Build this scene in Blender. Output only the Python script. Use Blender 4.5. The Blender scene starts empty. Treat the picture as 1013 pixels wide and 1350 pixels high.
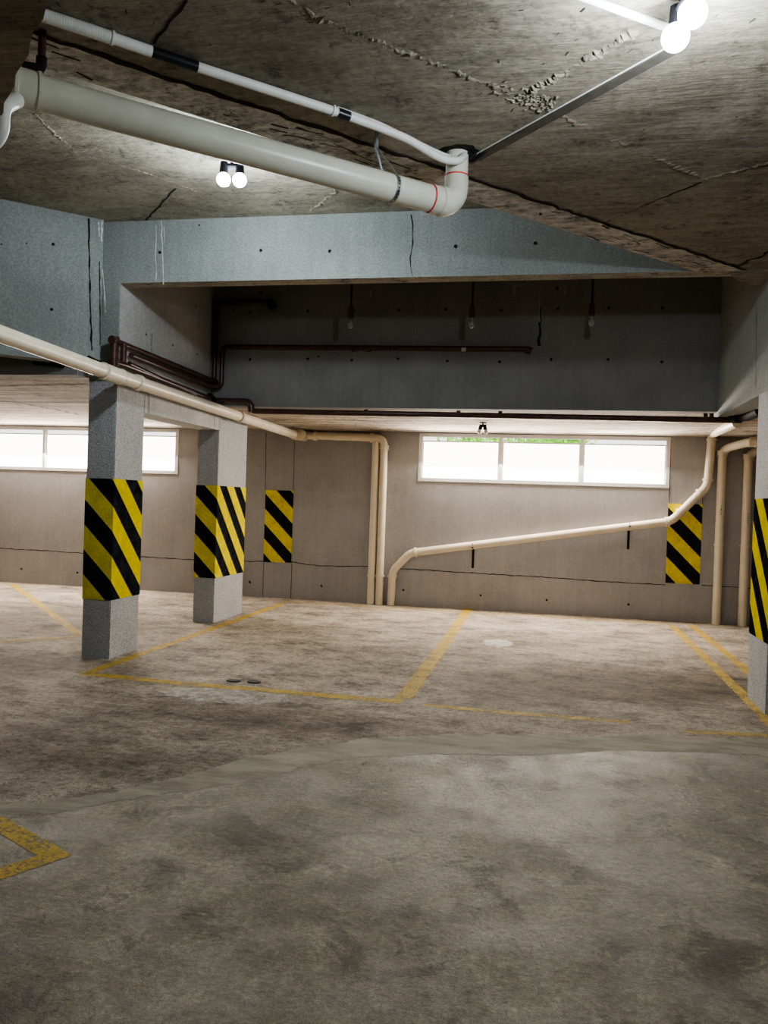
import bpy, bmesh, math, random
import numpy as np
from mathutils import Vector, Matrix
random.seed(7)
col = bpy.context.scene.collection
W, H, F = 1013, 1350, 1087.35

# ---------------------------------------------------------------- camera model (metres, eye at 1.5 m)
CP, CR, CY = -0.012308, 0.033433, 0.19656
fwd = Vector((-math.sin(CY)*math.cos(CP), math.cos(CY)*math.cos(CP), math.sin(CP)))
r0 = Vector((math.cos(CY), math.sin(CY), 0)); u0 = r0.cross(fwd)
RX = math.cos(CR)*r0 + math.sin(CR)*u0
UP = -math.sin(CR)*r0 + math.cos(CR)*u0
EYE = Vector((0, 0, 1.5))
def at(u, v, ax, val):
    """survey: where the sight line of a photo point meets the plane axis=val"""
    d = RX*((u-W/2)/F) - UP*((v-H/2)/F) + fwd
    t = (val-EYE[ax])/d[ax]
    return EYE + d*t

# ---------------------------------------------------------------- constants of the place
YF, YW, XS, XR = 6.8, 11.85, -3.84, 1.65      # front beam, back wall, left pillar side, right pillar side
ZC, ZA, ZL = 3.93, 3.38, 2.53                 # high ceiling, diagonal slab, low ceiling
X0, X1, Y0 = -12.0, 7.0, -5.0
YD = 8.9                                      # rear downstand

# ---------------------------------------------------------------- materials
class NT:
    def __init__(s, name):
        s.m = bpy.data.materials.new(name); s.m.use_nodes = True
        s.t = s.m.node_tree; s.n = s.t.nodes; s.l = s.t.links
        s.b = s.n['Principled BSDF']; s.tc = s.n.new('ShaderNodeTexCoord')
    def out(s): return s.n['Material Output']
    def link(s, a, b): s.l.new(a, b)
    def vec(s, scale=(1,1,1), rot=(0,0,0), src='Object'):
        mp = s.n.new('ShaderNodeMapping'); mp.inputs['Scale'].default_value = scale; mp.inputs['Rotation'].default_value = rot
        s.link(s.tc.outputs[src], mp.inputs['Vector']); return mp.outputs[0]
    def noise(s, scale, detail=6, rough=.6, v=None, dist=0, gain=1.7):
        n = s.n.new('ShaderNodeTexNoise'); n.inputs['Scale'].default_value = scale
        n.inputs['Detail'].default_value = detail; n.inputs['Roughness'].default_value = rough; n.inputs['Distortion'].default_value = dist
        s.link(v if v is not None else s.vec(), n.inputs['Vector'])
        if gain == 1: return n.outputs['Fac']
        return s.math('ADD', s.math('MULTIPLY', s.math('SUBTRACT', n.outputs['Fac'], .5), gain), .5, clamp=True)
    def vor(s, scale, v=None, feature='F1'):
        n = s.n.new('ShaderNodeTexVoronoi'); n.inputs['Scale'].default_value = scale; n.feature = feature
        s.link(v if v is not None else s.vec(), n.inputs['Vector']); return n.outputs['Distance']
    def ramp(s, fac, stops):
        r = s.n.new('ShaderNodeValToRGB'); cr = r.color_ramp
        while len(cr.elements) > 1: cr.elements.remove(cr.elements[-1])
        for i, (p, c) in enumerate(stops):
            if isinstance(c, (int, float)): c = (c, c, c)
            e = cr.elements[0] if i == 0 else cr.elements.new(p)
            e.position = p; e.color = (c[0], c[1], c[2], 1)
        s.link(fac, r.inputs[0]); return r.outputs[0]
    def mix(s, fac, a, b, mode='MIX'):
        x = s.n.new('ShaderNodeMix'); x.data_type = 'RGBA'; x.blend_type = mode
        for k, v in ((0, fac), (6, a), (7, b)):
            if isinstance(v, (int, float)): x.inputs[k].default_value = v if k == 0 else (v, v, v, 1)
            elif isinstance(v, tuple): x.inputs[k].default_value = (*v, 1)
            else: s.link(v, x.inputs[k])
        return x.outputs[2]
    def math(s, op, a, b=0, c=None, clamp=False):
        x = s.n.new('ShaderNodeMath'); x.operation = op; x.use_clamp = clamp
        for k, v in enumerate((a, b) if c is None else (a, b, c)):
            if isinstance(v, (int, float)): x.inputs[k].default_value = v
            else: s.link(v, x.inputs[k])
        return x.outputs[0]
    def attr(s, name):
        a = s.n.new('ShaderNodeAttribute'); a.attribute_name = name; return a.outputs['Fac']
    def bump(s, h, strength=.5, dist=.01, prev=None):
        b = s.n.new('ShaderNodeBump'); b.inputs['Strength'].default_value = strength; b.inputs['Distance'].default_value = dist
        s.link(h, b.inputs['Height'])
        if prev is not None: s.link(prev, b.inputs['Normal'])
        return b.outputs[0]
    def done(s, color=None, rough=None, normal=None, metal=None, spec=None):
        def put(k, v):
            if v is None: return
            if isinstance(v, (int, float)): s.b.inputs[k].default_value = v
            elif isinstance(v, tuple): s.b.inputs[k].default_value = (*v, 1)
            else: s.link(v, s.b.inputs[k])
        put('Base Color', color); put('Roughness', rough); put('Metallic', metal); put('Specular IOR Level', spec)
        if normal is not None: s.link(normal, s.b.inputs['Normal'])
        return s.m

def painted(name, base, speck=.5, rscale=90, bump=.35, blot=.25, streak=.35):
    t = NT(name)
    n1 = t.noise(1.3, 5, .6); n2 = t.noise(rscale, 3, .6, dist=.3); n3 = t.noise(9, 6, .7)
    lo = tuple(c*(1-blot) for c in base); hi = tuple(min(1, c*(1+blot)) for c in base)
    c = t.ramp(n1, [(.3, lo), (.7, hi)])
    c = t.mix(speck, c, t.ramp(n2, [(.35, .55), (.5, 1.0), (.68, 1.35)]), 'MULTIPLY')
    st = t.noise(3, 5, .7, t.vec((6, 6, .5)))
    c = t.mix(streak, c, t.ramp(st, [(.35, .72), (.55, 1.0), (.75, 1.12)]), 'MULTIPLY')
    h = t.mix(.5, n2, n3)
    return t.done(c, .8, t.bump(h, bump, .012), spec=.3)

def plain(name, base, rough=.5, metal=0, var=.15, scale=14, bump=.1, spec=.4):
    t = NT(name)
    n = t.noise(scale, 5, .65)
    lo = tuple(c*(1-var) for c in base); hi = tuple(min(1, c*(1+var)) for c in base)
    return t.done(t.ramp(n, [(.3, lo), (.7, hi)]), rough, t.bump(t.noise(scale*6, 3), bump, .002), metal, spec)

def soffit(name, base, dark, rot, streak=(1.0, 7.0, 1.0), bump=.6, blot=.55, boards=None, pits=.8):
    """board-marked raw concrete"""
    t = NT(name)
    v = t.vec(streak, (0, 0, rot))
    big = t.noise(.75, 7, .65); st = t.noise(2.6, 8, .72, v); fine = t.noise(24, 6, .75); pit = t.noise(6, 8, .75)
    c = t.ramp(big, [(.3, dark), (.5, base), (.72, tuple(min(1, x*1.18) for x in base))])
    c = t.mix(blot, c, t.ramp(st, [(.3, .35), (.47, .85), (.6, 1.08), (.78, 1.4)]), 'MULTIPLY')
    c = t.mix(.5, c, t.ramp(fine, [(.3, .6), (.5, 1.0), (.75, 1.3)]), 'MULTIPLY')
    c = t.mix(pits, c, t.ramp(pit, [(.27, .28), (.37, 1.0)]), 'MULTIPLY')
    nrm = t.bump(st, bump, .035); nrm = t.bump(fine, .4, .01, nrm)
    if boards:
        wv = t.n.new('ShaderNodeTexWave'); wv.wave_type = 'BANDS'; wv.bands_direction = 'Y'; wv.wave_profile = 'SAW'
        wv.inputs['Scale'].default_value = boards; wv.inputs['Distortion'].default_value = .6; wv.inputs['Detail'].default_value = 3
        wv.inputs['Detail Scale'].default_value = .5
        t.link(t.vec((1, 1, 1), (0, 0, rot)), wv.inputs['Vector'])
        c = t.mix(.65, c, t.ramp(wv.outputs['Fac'], [(0, .35), (.05, .8), (.1, 1.0), (.9, 1.1), (1, .9)]), 'MULTIPLY')
        nrm = t.bump(wv.outputs['Fac'], .5, .02, nrm)
    return t.done(c, .85, nrm, spec=.25)

M = {}
M['wall'] = painted('wall_paint', (.385, .378, .380), .16, 70, .2, .06, .16)
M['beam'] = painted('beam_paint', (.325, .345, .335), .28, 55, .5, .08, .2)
M['shaded_beam'] = painted('shaded_beam_paint', (.27, .265, .26), .2, 60, .3, .10, .2)  # beam paint darkened, the shade of the recess is put into the colour
M['lintel'] = painted('lit_lintel_paint', (.50, .50, .50), .3, 60, .5, .08, .2)  # lightened paint, lamp light on the lintel is put into the colour
M['pillar'] = painted('pillar_paint', (.50, .51, .525), .5, 75, 1.2, .05, .15)
A45 = math.radians(44)
M['slab'] = soffit('raw_slab', (.34, .30, .24), (.23, .195, .15), -A45+math.pi/2, (1, 6, 1), .7, .38, None, .45)
M['slab_edge'] = soffit('slab_edge_band', (.82, .77, .69), (.58, .53, .45), -A45, (2.5, 6, 1), 1.0, .8)
M['ceiling'] = soffit('high_ceiling', (.36, .33, .26), (.26, .23, .18), -A45, (1, 3, 1), .5, .3, None, .4)
M['low'] = soffit('low_ceiling', (.66, .58, .49), (.46, .38, .31), 0, (.5, 8, 1), .9, .95, boards=.95)
M['sill'] = soffit('beam_soffit', (.44, .41, .36), (.32, .29, .25), 0, (1, 4, 1), .4, .4)
M['mark'] = plain('dark_mark', (.02, .018, .016), .9)
M['hair'] = plain('hairline', (.13, .115, .10), .9)
M['lime'] = plain('lime_deposit', (.72, .72, .66), .8, 0, .25, 40)
M['lime_dull'] = plain('dull_lime', (.42, .40, .36), .8, 0, .25, 40)
M['pvc'] = plain('cream_pvc', (.78, .70, .56), .38, 0, .06, 5, .03)
M['pvc_main'] = plain('drain_pvc', (.66, .64, .54), .33, 0, .05, 5, .03)
M['pvc_white'] = plain('white_conduit', (.78, .77, .72), .45, 0, .05)
M['red'] = plain('red_ring', (.75, .05, .06), .5)
M['brown'] = plain('brown_pipe', (.075, .035, .03), .3, 0, .3)
M['brown_dark'] = plain('black_brown_pipe', (.028, .018, .018), .6, 0, .3, spec=.1)
M['tape'] = plain('black_tape', (.015, .015, .018), .35)
M['black'] = plain('black_plastic', (.02, .02, .025), .7, spec=.1)
M['steel'] = plain('galvanised', (.55, .57, .58), .35, .9)
M['channel'] = plain('channel_grey', (.085, .075, .065), .6)
M['white'] = plain('window_paint', (.74, .74, .74), .45, 0, .03)
M['leaf'] = plain('leaf_green', (.30, .62, .10), .6, 0, .4)
M['scrap'] = plain('scrap_dark', (.03, .035, .03), .6)

def emis(name, c, s):
    t = NT(name); t.b.inputs['Base Color'].default_value = (*c, 1)
    t.b.inputs['Emission Color'].default_value = (*c, 1); t.b.inputs['Emission Strength'].default_value = s
    n = t.noise(3, 2); t.link(t.ramp(n, [(0, tuple(x*.97 for x in c)), (1, c)]), t.b.inputs['Emission Color'])
    return t.m
M['frost'] = emis('daylit_frosted_glass', (1, .95, .89), 7.0)
M['bulb'] = emis('lit_bulb', (.82, .92, 1.0), 60.0)
M['bulb_off'] = plain('unlit_bulb', (.85, .84, .78), .2, 0, .03)
t = NT('clear_glass'); t.b.inputs['Transmission Weight'].default_value = 1; t.b.inputs['Roughness'].default_value = .02; t.b.inputs['IOR'].default_value = 1.05
M['glass'] = t.m
t = NT('lamp_glass'); t.b.inputs['Transmission Weight'].default_value = .7; t.b.inputs['Roughness'].default_value = .08
M['lampglass'] = t.done((.75, .75, .72))

def hazard(name, off, period=.45):
    t = NT(name)
    sp = t.n.new('ShaderNodeSeparateXYZ'); t.link(t.tc.outputs['UV'], sp.inputs[0])
    d = t.math('SUBTRACT', sp.outputs[1], sp.outputs[0])            # distance down minus distance round
    d = t.math('ADD', d, off + period*10)
    fr = t.math('FRACT', t.math('DIVIDE', d, period))
    k = t.math('LESS_THAN', fr, .5)                                # 1 = yellow
    n = t.noise(70, 4, .7); n2 = t.noise(7, 5, .7)
    y = t.ramp(n2, [(.3, (.72, .60, .012)), (.7, (.90, .76, .03))])
    y = t.mix(.6, y, t.ramp(n, [(.3, .6), (.45, 1.0)]), 'MULTIPLY')
    b = t.ramp(n2, [(.3, (.010, .010, .014)), (.75, (.03, .03, .036))])
    c = t.mix(k, b, y)
    return t.done(c, .85, t.bump(n, .6, .008), spec=0.0)

# floor -----------------------------------------------------------
t = NT('floor_concrete')
near, band_, stain = t.attr('near'), t.attr('band'), t.attr('stain')
jit = t.math('MULTIPLY', t.math('SUBTRACT', t.noise(2.2, 6, .7, gain=1), .5), .30)
jit2 = t.math('MULTIPLY', t.math('SUBTRACT', t.noise(16, 5, .7, gain=1), .5), .10)
jj = t.math('ADD', jit, jit2)
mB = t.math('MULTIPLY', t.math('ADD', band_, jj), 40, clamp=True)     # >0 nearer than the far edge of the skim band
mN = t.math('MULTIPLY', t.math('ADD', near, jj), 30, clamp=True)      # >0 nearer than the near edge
# far, worn slab
agg = t.noise(95, 4, .75); med = t.noise(11, 8, .75); big = t.noise(.9, 6, .65)
stv = t.noise(2.6, 9, .78, t.vec((1, 1.35, 1), (0, 0, .25)))
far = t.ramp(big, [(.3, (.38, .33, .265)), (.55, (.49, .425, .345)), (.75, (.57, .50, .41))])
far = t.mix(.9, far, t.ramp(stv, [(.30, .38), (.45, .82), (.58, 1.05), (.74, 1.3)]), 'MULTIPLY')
far = t.mix(.8, far, t.ramp(t.noise(22, 7, .8), [(.33, .42), (.47, .95), (.6, 1.08), (.75, 1.35)]), 'MULTIPLY')
far = t.mix(.75, far, t.ramp(agg, [(.3, .45), (.5, 1.0), (.72, 1.35)]), 'MULTIPLY')
sj = t.math('ADD', stain, t.math('MULTIPLY', t.math('SUBTRACT', t.noise(3.5, 8, .8, t.vec((1, 2, 1))), .5), 1.2))
far = t.mix(t.math('MULTIPLY', sj, 1.3, clamp=True), far, t.mix(1.0, far, (.50, .48, .44), 'MULTIPLY'))
# smooth skim band
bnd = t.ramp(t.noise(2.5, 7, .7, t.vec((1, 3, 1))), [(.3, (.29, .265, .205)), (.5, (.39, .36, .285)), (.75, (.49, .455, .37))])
# near, trowelled slab
nb = t.noise(1.15, 8, .7, dist=.4); ns = t.noise(5, 9, .78, dist=.5); nf = t.noise(150, 3, .75)
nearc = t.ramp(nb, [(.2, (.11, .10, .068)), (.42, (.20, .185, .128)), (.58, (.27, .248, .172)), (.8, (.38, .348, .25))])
nearc = t.mix(.9, nearc, t.ramp(ns, [(.30, .42), (.45, .86), (.58, 1.06), (.75, 1.5)]), 'MULTIPLY')
nearc = t.mix(.9, nearc, t.ramp(t.noise(34, 8, .85, gain=2.4), [(.2, .4), (.46, .92), (.6, 1.1), (.85, 1.6)]), 'MULTIPLY')
nearc = t.mix(.6, nearc, t.ramp(nf, [(.3, .6), (.5, 1.0), (.75, 1.35)]), 'MULTIPLY')
blobs = t.vor(1.7, t.vec((1, 1, 1)))
puddle = t.math('ADD', t.noise(2.6, 8, .75, dist=.8), t.math('MULTIPLY', t.math('SUBTRACT', blobs, .5), .05))
nearc = t.mix(.75, nearc, t.ramp(puddle, [(.36, .42), (.41, 1.0), (1, 1.0)]), 'MULTIPLY')
# hairline scratches
scr = t.vor(.9, t.vec((1, .35, 1), (0, 0, 1.0)), 'DISTANCE_TO_EDGE')
scr = t.math('ADD', scr, t.math('MULTIPLY', t.math('SUBTRACT', t.noise(5, 6, .8), .5), .25))
nearc = t.mix(.45, nearc, t.ramp(t.math('ABSOLUTE', scr, 0), [(0, .45), (.008, .8), (.02, 1.0)]), 'MULTIPLY')
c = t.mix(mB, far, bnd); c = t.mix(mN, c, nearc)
hN = t.mix(.5, ns, t.noise(30, 8, .8)); hF = t.mix(.6, med, agg)
h = t.mix(mN, hF, hN)
nr = t.bump(h, .8, .012)
nr = t.bump(t.math('ADD', mB, t.math('MULTIPLY', mN, -.6)), .5, .02, nr)
rg = t.mix(mN, .72, t.ramp(ns, [(.25, .33), (.7, .58)]))
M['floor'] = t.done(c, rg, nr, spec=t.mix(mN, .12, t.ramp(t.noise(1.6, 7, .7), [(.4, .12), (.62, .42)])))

# worn yellow road paint
def paint(name, wear):
    t = NT(name)
    n = t.math('ADD', t.math('MULTIPLY', t.noise(45, 6, .8), .6), t.math('MULTIPLY', t.noise(5, 6, .75), .4))
    a = t.ramp(n, [(wear-.04, 0.0), (wear+.05, .92)])
    cc = t.ramp(t.noise(12, 6, .7), [(.3, (.50, .34, .04)), (.7, (.70, .48, .07))])
    t.link(a, t.b.inputs['Alpha'])
    return t.done(cc, .7, t.bump(t.noise(95, 4, .7), .6, .01))
M['paint'] = paint('yellow_paint', .44)
M['paint_worn'] = paint('worn_yellow_paint', .46)

# ---------------------------------------------------------------- mesh helpers
def link(name, bm, mats, parent=None, smooth=None):
    me = bpy.data.meshes.new(name)
    if parent is not None:
        bmesh.ops.translate(bm, verts=bm.verts, vec=-Vector(parent['_o']) if '_o' in parent else -parent.location)
    bmesh.ops.recalc_face_normals(bm, faces=bm.faces) if smooth != 'raw' else None
    bm.to_mesh(me); bm.free()
    o = bpy.data.objects.new(name, me); col.objects.link(o)
    if not isinstance(mats, (list, tuple)): mats = [mats]
    for m in mats: me.materials.append(m)
    if smooth is True:
        for p in me.polygons: p.use_smooth = True
        try: me.set_sharp_from_angle(angle=math.radians(40))
        except Exception: pass
    if parent is not None:
        o.parent = parent
    return o
def tag(o, label, cat, group=None):
    o['label'] = label; o['category'] = cat
    if group: o['group'] = group
    return o
def thing(name, label, cat, loc, group=None):
    o = bpy.data.objects.new(name, None); col.objects.link(o); o.location = loc; o.empty_display_size = .1
    return tag(o, label, cat, group)
def part(name, bm, mat, par, smooth=True):
    """part under a thing or under another part; mesh given in world coordinates"""
    base = par
    off = Vector((0, 0, 0))
    while base is not None: off += base.location; base = base.parent
    bmesh.ops.translate(bm, verts=bm.verts, vec=-off)
    bmesh.ops.recalc_face_normals(bm, faces=bm.faces)
    me = bpy.data.meshes.new(name); bm.to_mesh(me); bm.free()
    o = bpy.data.objects.new(name, me); col.objects.link(o); me.materials.append(mat); o.parent = par
    if smooth:
        for p in me.polygons: p.use_smooth = True
        me.set_sharp_from_angle(angle=math.radians(40))
    return o
def struct(name, bm, mats, smooth=None, parent=None, label=None):
    o = link(name, bm, mats, None, smooth)
    if parent is not None: o.parent = parent
    o['kind'] = 'structure'
    if label: o['label'] = label; o['category'] = label.split()[-1]
    return o
def box(bm, a, b, mi=0):
    a, b = Vector(a), Vector(b)
    vs = [bm.verts.new((x, y, z)) for x in (a.x, b.x) for y in (a.y, b.y) for z in (a.z, b.z)]
    for f in ((0, 1, 3, 2), (4, 6, 7, 5), (0, 4, 5, 1), (2, 3, 7, 6), (0, 2, 6, 4), (1, 5, 7, 3)):
        bm.faces.new([vs[i] for i in f]).material_index = mi
    return bm
def prism(bm, poly, z0, z1, mi=0):
    lo = [bm.verts.new((p[0], p[1], z0)) for p in poly]; hi = [bm.verts.new((p[0], p[1], z1)) for p in poly]
    bm.faces.new(lo).material_index = mi; bm.faces.new(hi).material_index = mi
    n = len(poly)
    for i in range(n): bm.faces.new((lo[i], lo[(i+1) % n], hi[(i+1) % n], hi[i])).material_index = mi
    return bm
def bevel(bm, w=.01, seg=2):
    bmesh.ops.bevel(bm, geom=bm.edges[:], offset=w, segments=seg, affect='EDGES', profile=.5)
    return bm
def rounded(pts, rad, n=7):
    pts = [Vector(p) for p in pts]; out = [pts[0]]
    for i in range(1, len(pts)-1):
        a, b, c = pts[i-1], pts[i], pts[i+1]
        d1, d2 = (a-b), (c-b); r = min(rad, d1.length*.49, d2.length*.49)
        p, q = b+d1.normalized()*r, b+d2.normalized()*r
        for k in range(n+1):
            s = k/n; out.append(p*(1-s)**2 + b*2*s*(1-s) + q*s*s)
    out.append(pts[-1]); return out
def tube(bm, pts, r, seg=20, cap=True):
    pts = [Vector(p) for p in pts]; n = len(pts)
    rr = r if isinstance(r, (list, tuple)) else [r]*n
    T = []
    for i in range(n):
        d = pts[min(i+1, n-1)] - pts[max(i-1, 0)]
        if d.length < 1e-7: d = pts[-1] - pts[0]
        T.append(d.normalized())
    up = Vector((0, 0, 1)) if abs(T[0].z) < .9 else Vector((0, 1, 0))
    X = T[0].cross(up).normalized(); rings = []
    for i in range(n):
        X = (X - T[i]*X.dot(T[i])).normalized(); Y = T[i].cross(X)
        rings.append([bm.verts.new(pts[i] + (X*math.cos(2*math.pi*k/seg) + Y*math.sin(2*math.pi*k/seg))*rr[i]) for k in range(seg)])
    for i in range(n-1):
        for k in range(seg):
            bm.faces.new((rings[i][k], rings[i][(k+1) % seg], rings[i+1][(k+1) % seg], rings[i+1][k]))
    if cap: bm.faces.new(rings[0][::-1]); bm.faces.new(rings[-1])
    return bm
def ring_on(bm, p, d, r, length, lip=.004, seg=24):
    """a coupling: a short socket with a raised lip at either end"""
    p, d = Vector(p), Vector(d).normalized(); L = length/2
    prof = [(-L, r*.98), (-L, r+lip), (-L+.012, r+lip), (-L+.014, r), (L-.014, r), (L-.012, r+lip), (L, r+lip), (L, r*.98)]
    return tube(bm, [p+d*s for s, _ in prof], [q for _, q in prof], seg, cap=True)
def sphere(bm, c, r, seg=20, sz=1.0):
    bmesh.ops.create_uvsphere(bm, u_segments=seg, v_segments=seg//2+2, radius=r, matrix=Matrix.Translation(c) @ Matrix.Diagonal((1, 1, sz, 1)))
    return bm
def decal(bm, plane, val, p, r, mi, n=9):
    """a small irregular dark tie-hole face lying on an axis plane"""
    vs = []
    for k in range(n):
        a = 2*math.pi*k/n; q = r*random.uniform(.75, 1.2)
        v = list(p); v[plane] = val
        i, j = [x for x in (0, 1, 2) if x != plane]
        v[i] += math.cos(a)*q; v[j] += math.sin(a)*q; vs.append(bm.verts.new(v))
    bm.faces.new(vs).material_index = mi
def strip(bm, plane, val, pts, w, mi, jitter=.3):
    """thin irregular line lying on an axis plane"""
    P = []
    for a, b in zip(pts[:-1], pts[1:]):
        a, b = Vector(a), Vector(b); n = max(1, int((b-a).length/.06))
        P += [a.lerp(b, k/n) for k in range(n)]
    P.append(Vector(pts[-1])); prev = None
    nrm = Vector((0, 0, 0)); nrm[plane] = 1
    for i, p in enumerate(P):
        d = (P[min(i+1, len(P)-1)] - P[max(i-1, 0)]).normalized(); s = d.cross(nrm).normalized()
        o = s*random.uniform(-1, 1)*w*jitter*1.5; hw = w*.5*random.uniform(1-jitter, 1+jitter)
        a, b = p+o+s*hw, p+o-s*hw; a[plane] = val; b[plane] = val
        a, b = bm.verts.new(a), bm.verts.new(b)
        if prev: bm.faces.new((prev[0], a, b, prev[1])).material_index = mi
        prev = (a, b)
def fin(bm, pts, z, w, hgt, mi=0, seed=1):
    """rough ridge of squeezed-out concrete hanging under a slab at height z"""
    rnd = random.Random(seed); P = []
    for a, b in zip(pts[:-1], pts[1:]):
        a, b = Vector(a), Vector(b); n = max(2, int((b-a).length/.011))
        P += [a.lerp(b, k/n) for k in range(n)]
    P.append(Vector(pts[-1])); prev = None; amp = .5
    for i, p in enumerate(P):
        d = (P[min(i+1, len(P)-1)] - P[max(i-1, 0)]); d.z = 0; d.normalize(); s = Vector((-d.y, d.x, 0))
        amp = min(1, max(.12, amp + rnd.uniform(-.28, .28)))
        o = s*rnd.uniform(-.35, .35)*w; hw = w*.36*(.45+amp); hh = hgt*.6*amp*rnd.uniform(.4, 1.3)
        row = [p+o+s*hw, p+o+s*hw*.3, p+o-s*hw*.35, p+o-s*hw]
        zs = (z+.004, z-hh, z-hh*rnd.uniform(.3, .9), z+.004)
        row = [bm.verts.new((q.x, q.y, zz)) for q, zz in zip(row, zs)]
        if prev:
            for k in range(3): bm.faces.new((prev[k], row[k], row[k+1], prev[k+1])).material_index = mi
        prev = row

# ================================================================= THE SETTING
# floor with baked position attributes for the worn slab, the skim band and the near slab
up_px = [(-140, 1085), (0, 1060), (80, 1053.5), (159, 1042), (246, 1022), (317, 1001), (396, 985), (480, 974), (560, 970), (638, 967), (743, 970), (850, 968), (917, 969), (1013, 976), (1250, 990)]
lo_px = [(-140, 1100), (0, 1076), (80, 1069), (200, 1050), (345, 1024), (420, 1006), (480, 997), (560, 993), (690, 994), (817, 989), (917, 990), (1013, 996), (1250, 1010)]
def curve(px):
    q = sorted([(p.x, p.y) for p in (at(u, v, 2, 0) for u, v in px)])
    return np.array([a for a, _ in q]), np.array([b for _, b in q])
ux, uy = curve(up_px); lx, ly = curve(lo_px)
xs = np.concatenate([np.arange(X0, -7, .5), np.arange(-7, 5, .07), np.arange(5, X1+.01, .5)])
ys = np.concatenate([np.arange(Y0, 1.0, .5), np.arange(1.0, YW+.12, .07)])
gx, gy = np.meshgrid(xs, ys); nx, ny = len(xs), len(ys)
V = np.stack([gx.ravel(), gy.ravel(), np.zeros(nx*ny)], 1)
idx = np.arange(nx*ny).reshape(ny, nx)
Fc = np.stack([idx[:-1, :-1].ravel(), idx[:-1, 1:].ravel(), idx[1:, 1:].ravel(), idx[1:, :-1].ravel()], 1)
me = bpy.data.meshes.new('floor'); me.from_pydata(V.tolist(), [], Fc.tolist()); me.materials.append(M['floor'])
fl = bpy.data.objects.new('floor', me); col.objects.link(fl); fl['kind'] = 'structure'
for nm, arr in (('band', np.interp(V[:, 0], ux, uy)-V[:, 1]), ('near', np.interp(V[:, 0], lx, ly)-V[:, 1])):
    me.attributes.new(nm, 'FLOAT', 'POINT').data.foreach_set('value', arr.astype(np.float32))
st = np.full(len(V), -.30)
for u, v, sx, sy, a in [(860, 905, 1.0, .7, .7), (760, 885, 1.2, .7, .45), (720, 915, .9, .4, .6), (960, 900, .6, .5, .5), (640, 890, 1.0, .35, .35), (300, 950, 1.3, .5, .45), (80, 1000, 1.2, .5, .5), (420, 950, 1.2, .35, .5), (30, 870, .9, .4, .4), (560, 860, 1.4, .4, .1), (200, 1000, 1.4, .35, .3)]:
    p = at(u, v, 2, 0)
    st += a*np.exp(-((V[:, 0]-p.x)/sx)**2 - ((V[:, 1]-p.y)/sy)**2)
st += .22/(1+np.exp((V[:, 1]-8.3)*2.5)) - .12/(1+np.exp(-(V[:, 1]-9.6)*3))  # broad term: darker towards the viewer, lighter along the back wall
me.attributes.new('stain', 'FLOAT', 'POINT').data.foreach_set('value', st.astype(np.float32))

# back wall with two window openings
WIN = [(-1.87, 1.61, 1.82, 2.515), (-9.10, -5.62, 1.82, 2.515)]
bm = bmesh.new(); ya, yb = YW, YW+.22
xs_ = [X0, -9.10, -5.62, -1.87, 1.61, X1]
for i in (0, 2, 4): box(bm, (xs_[i], ya, 0), (xs_[i+1], yb, ZC))
for a, b, z0, z1 in WIN:
    box(bm, (a, ya, 0), (b, yb, z0)); box(bm, (a, ya, z1), (b, yb, ZC))
for u, v in [(330, 768), (424, 772.5), (532, 778), (634, 785), (721, 791), (829, 797), (28.5, 750), (102, 755), (329, 767)]:
    decal(bm, 1, YW-.002, at(u, v, 1, YW-.002), .017, 1)
crk = [[(-20, 722), (60, 726), (107, 729), (184, 734), (255, 738), (330, 740), (385, 741), (420, 746), (482, 747), (500, 747)], [(516, 749), (600, 754), (680, 759), (738, 762), (800, 767), (878, 771)], [(926, 772), (972, 774), (1013, 777)]]
for pl in crk: strip(bm, 1, YW-.002, [at(u, v, 1, YW-.002) for u, v in pl], .011, 1)
for pl in ([(351, 570), (350, 646)], [(348, 741), (346.5, 786)], [(388.5, 580), (387, 646)], [(385, 741), (383.5, 790)], [(885, 580), (882.5, 663)], [(927, 640), (926.5, 665)]):
    strip(bm, 1, YW-.002, [at(u, v, 1, YW-.002) for u, v in pl], .010, 2, .15)
struct('wall_back', bm, [M['wall'], M['mark'], M['hair']])
for nm, a, b in (('wall_left', (X0-.2, Y0, 0), (X0, YW+.22, ZC)), ('wall_right', (X1, Y0, 0), (X1+.2, YW+.22, ZC)), ('wall_near', (X0-.2, Y0-.2, 0), (X1+.2, Y0, ZC))):
    struct(nm, box(bmesh.new(), a, b), M['wall'])

# high ceiling
bm = box(bmesh.new(), (X0-.2, Y0-.2, ZC), (X1+.2, YW+.22, ZC+.2))
def onC(u, v, z=ZC): return at(u, v, 2, z)
fin(bm, [onC(27, 128), onC(60, 165), onC(102, 202)], ZC, .03, .012, 0, 3)
fin(bm, [onC(102, 202), onC(150, 215), onC(205, 232), onC(262, 253)], ZC, .02, .008, 0, 4)
fin(bm, [onC(445, 250), onC(425, 268), onC(405, 282)], ZC, .05, .02, 0, 5)
fin(bm, [onC(330, 262), onC(360, 274), onC(398, 284)], ZC, .02, .01, 0, 6)
strip(bm, 2, ZC-.003, [onC(231, 248), onC(210, 272), onC(192, 290)], .015, 1)
struct('ceiling', bm, [M['ceiling'], M['mark']])

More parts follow.
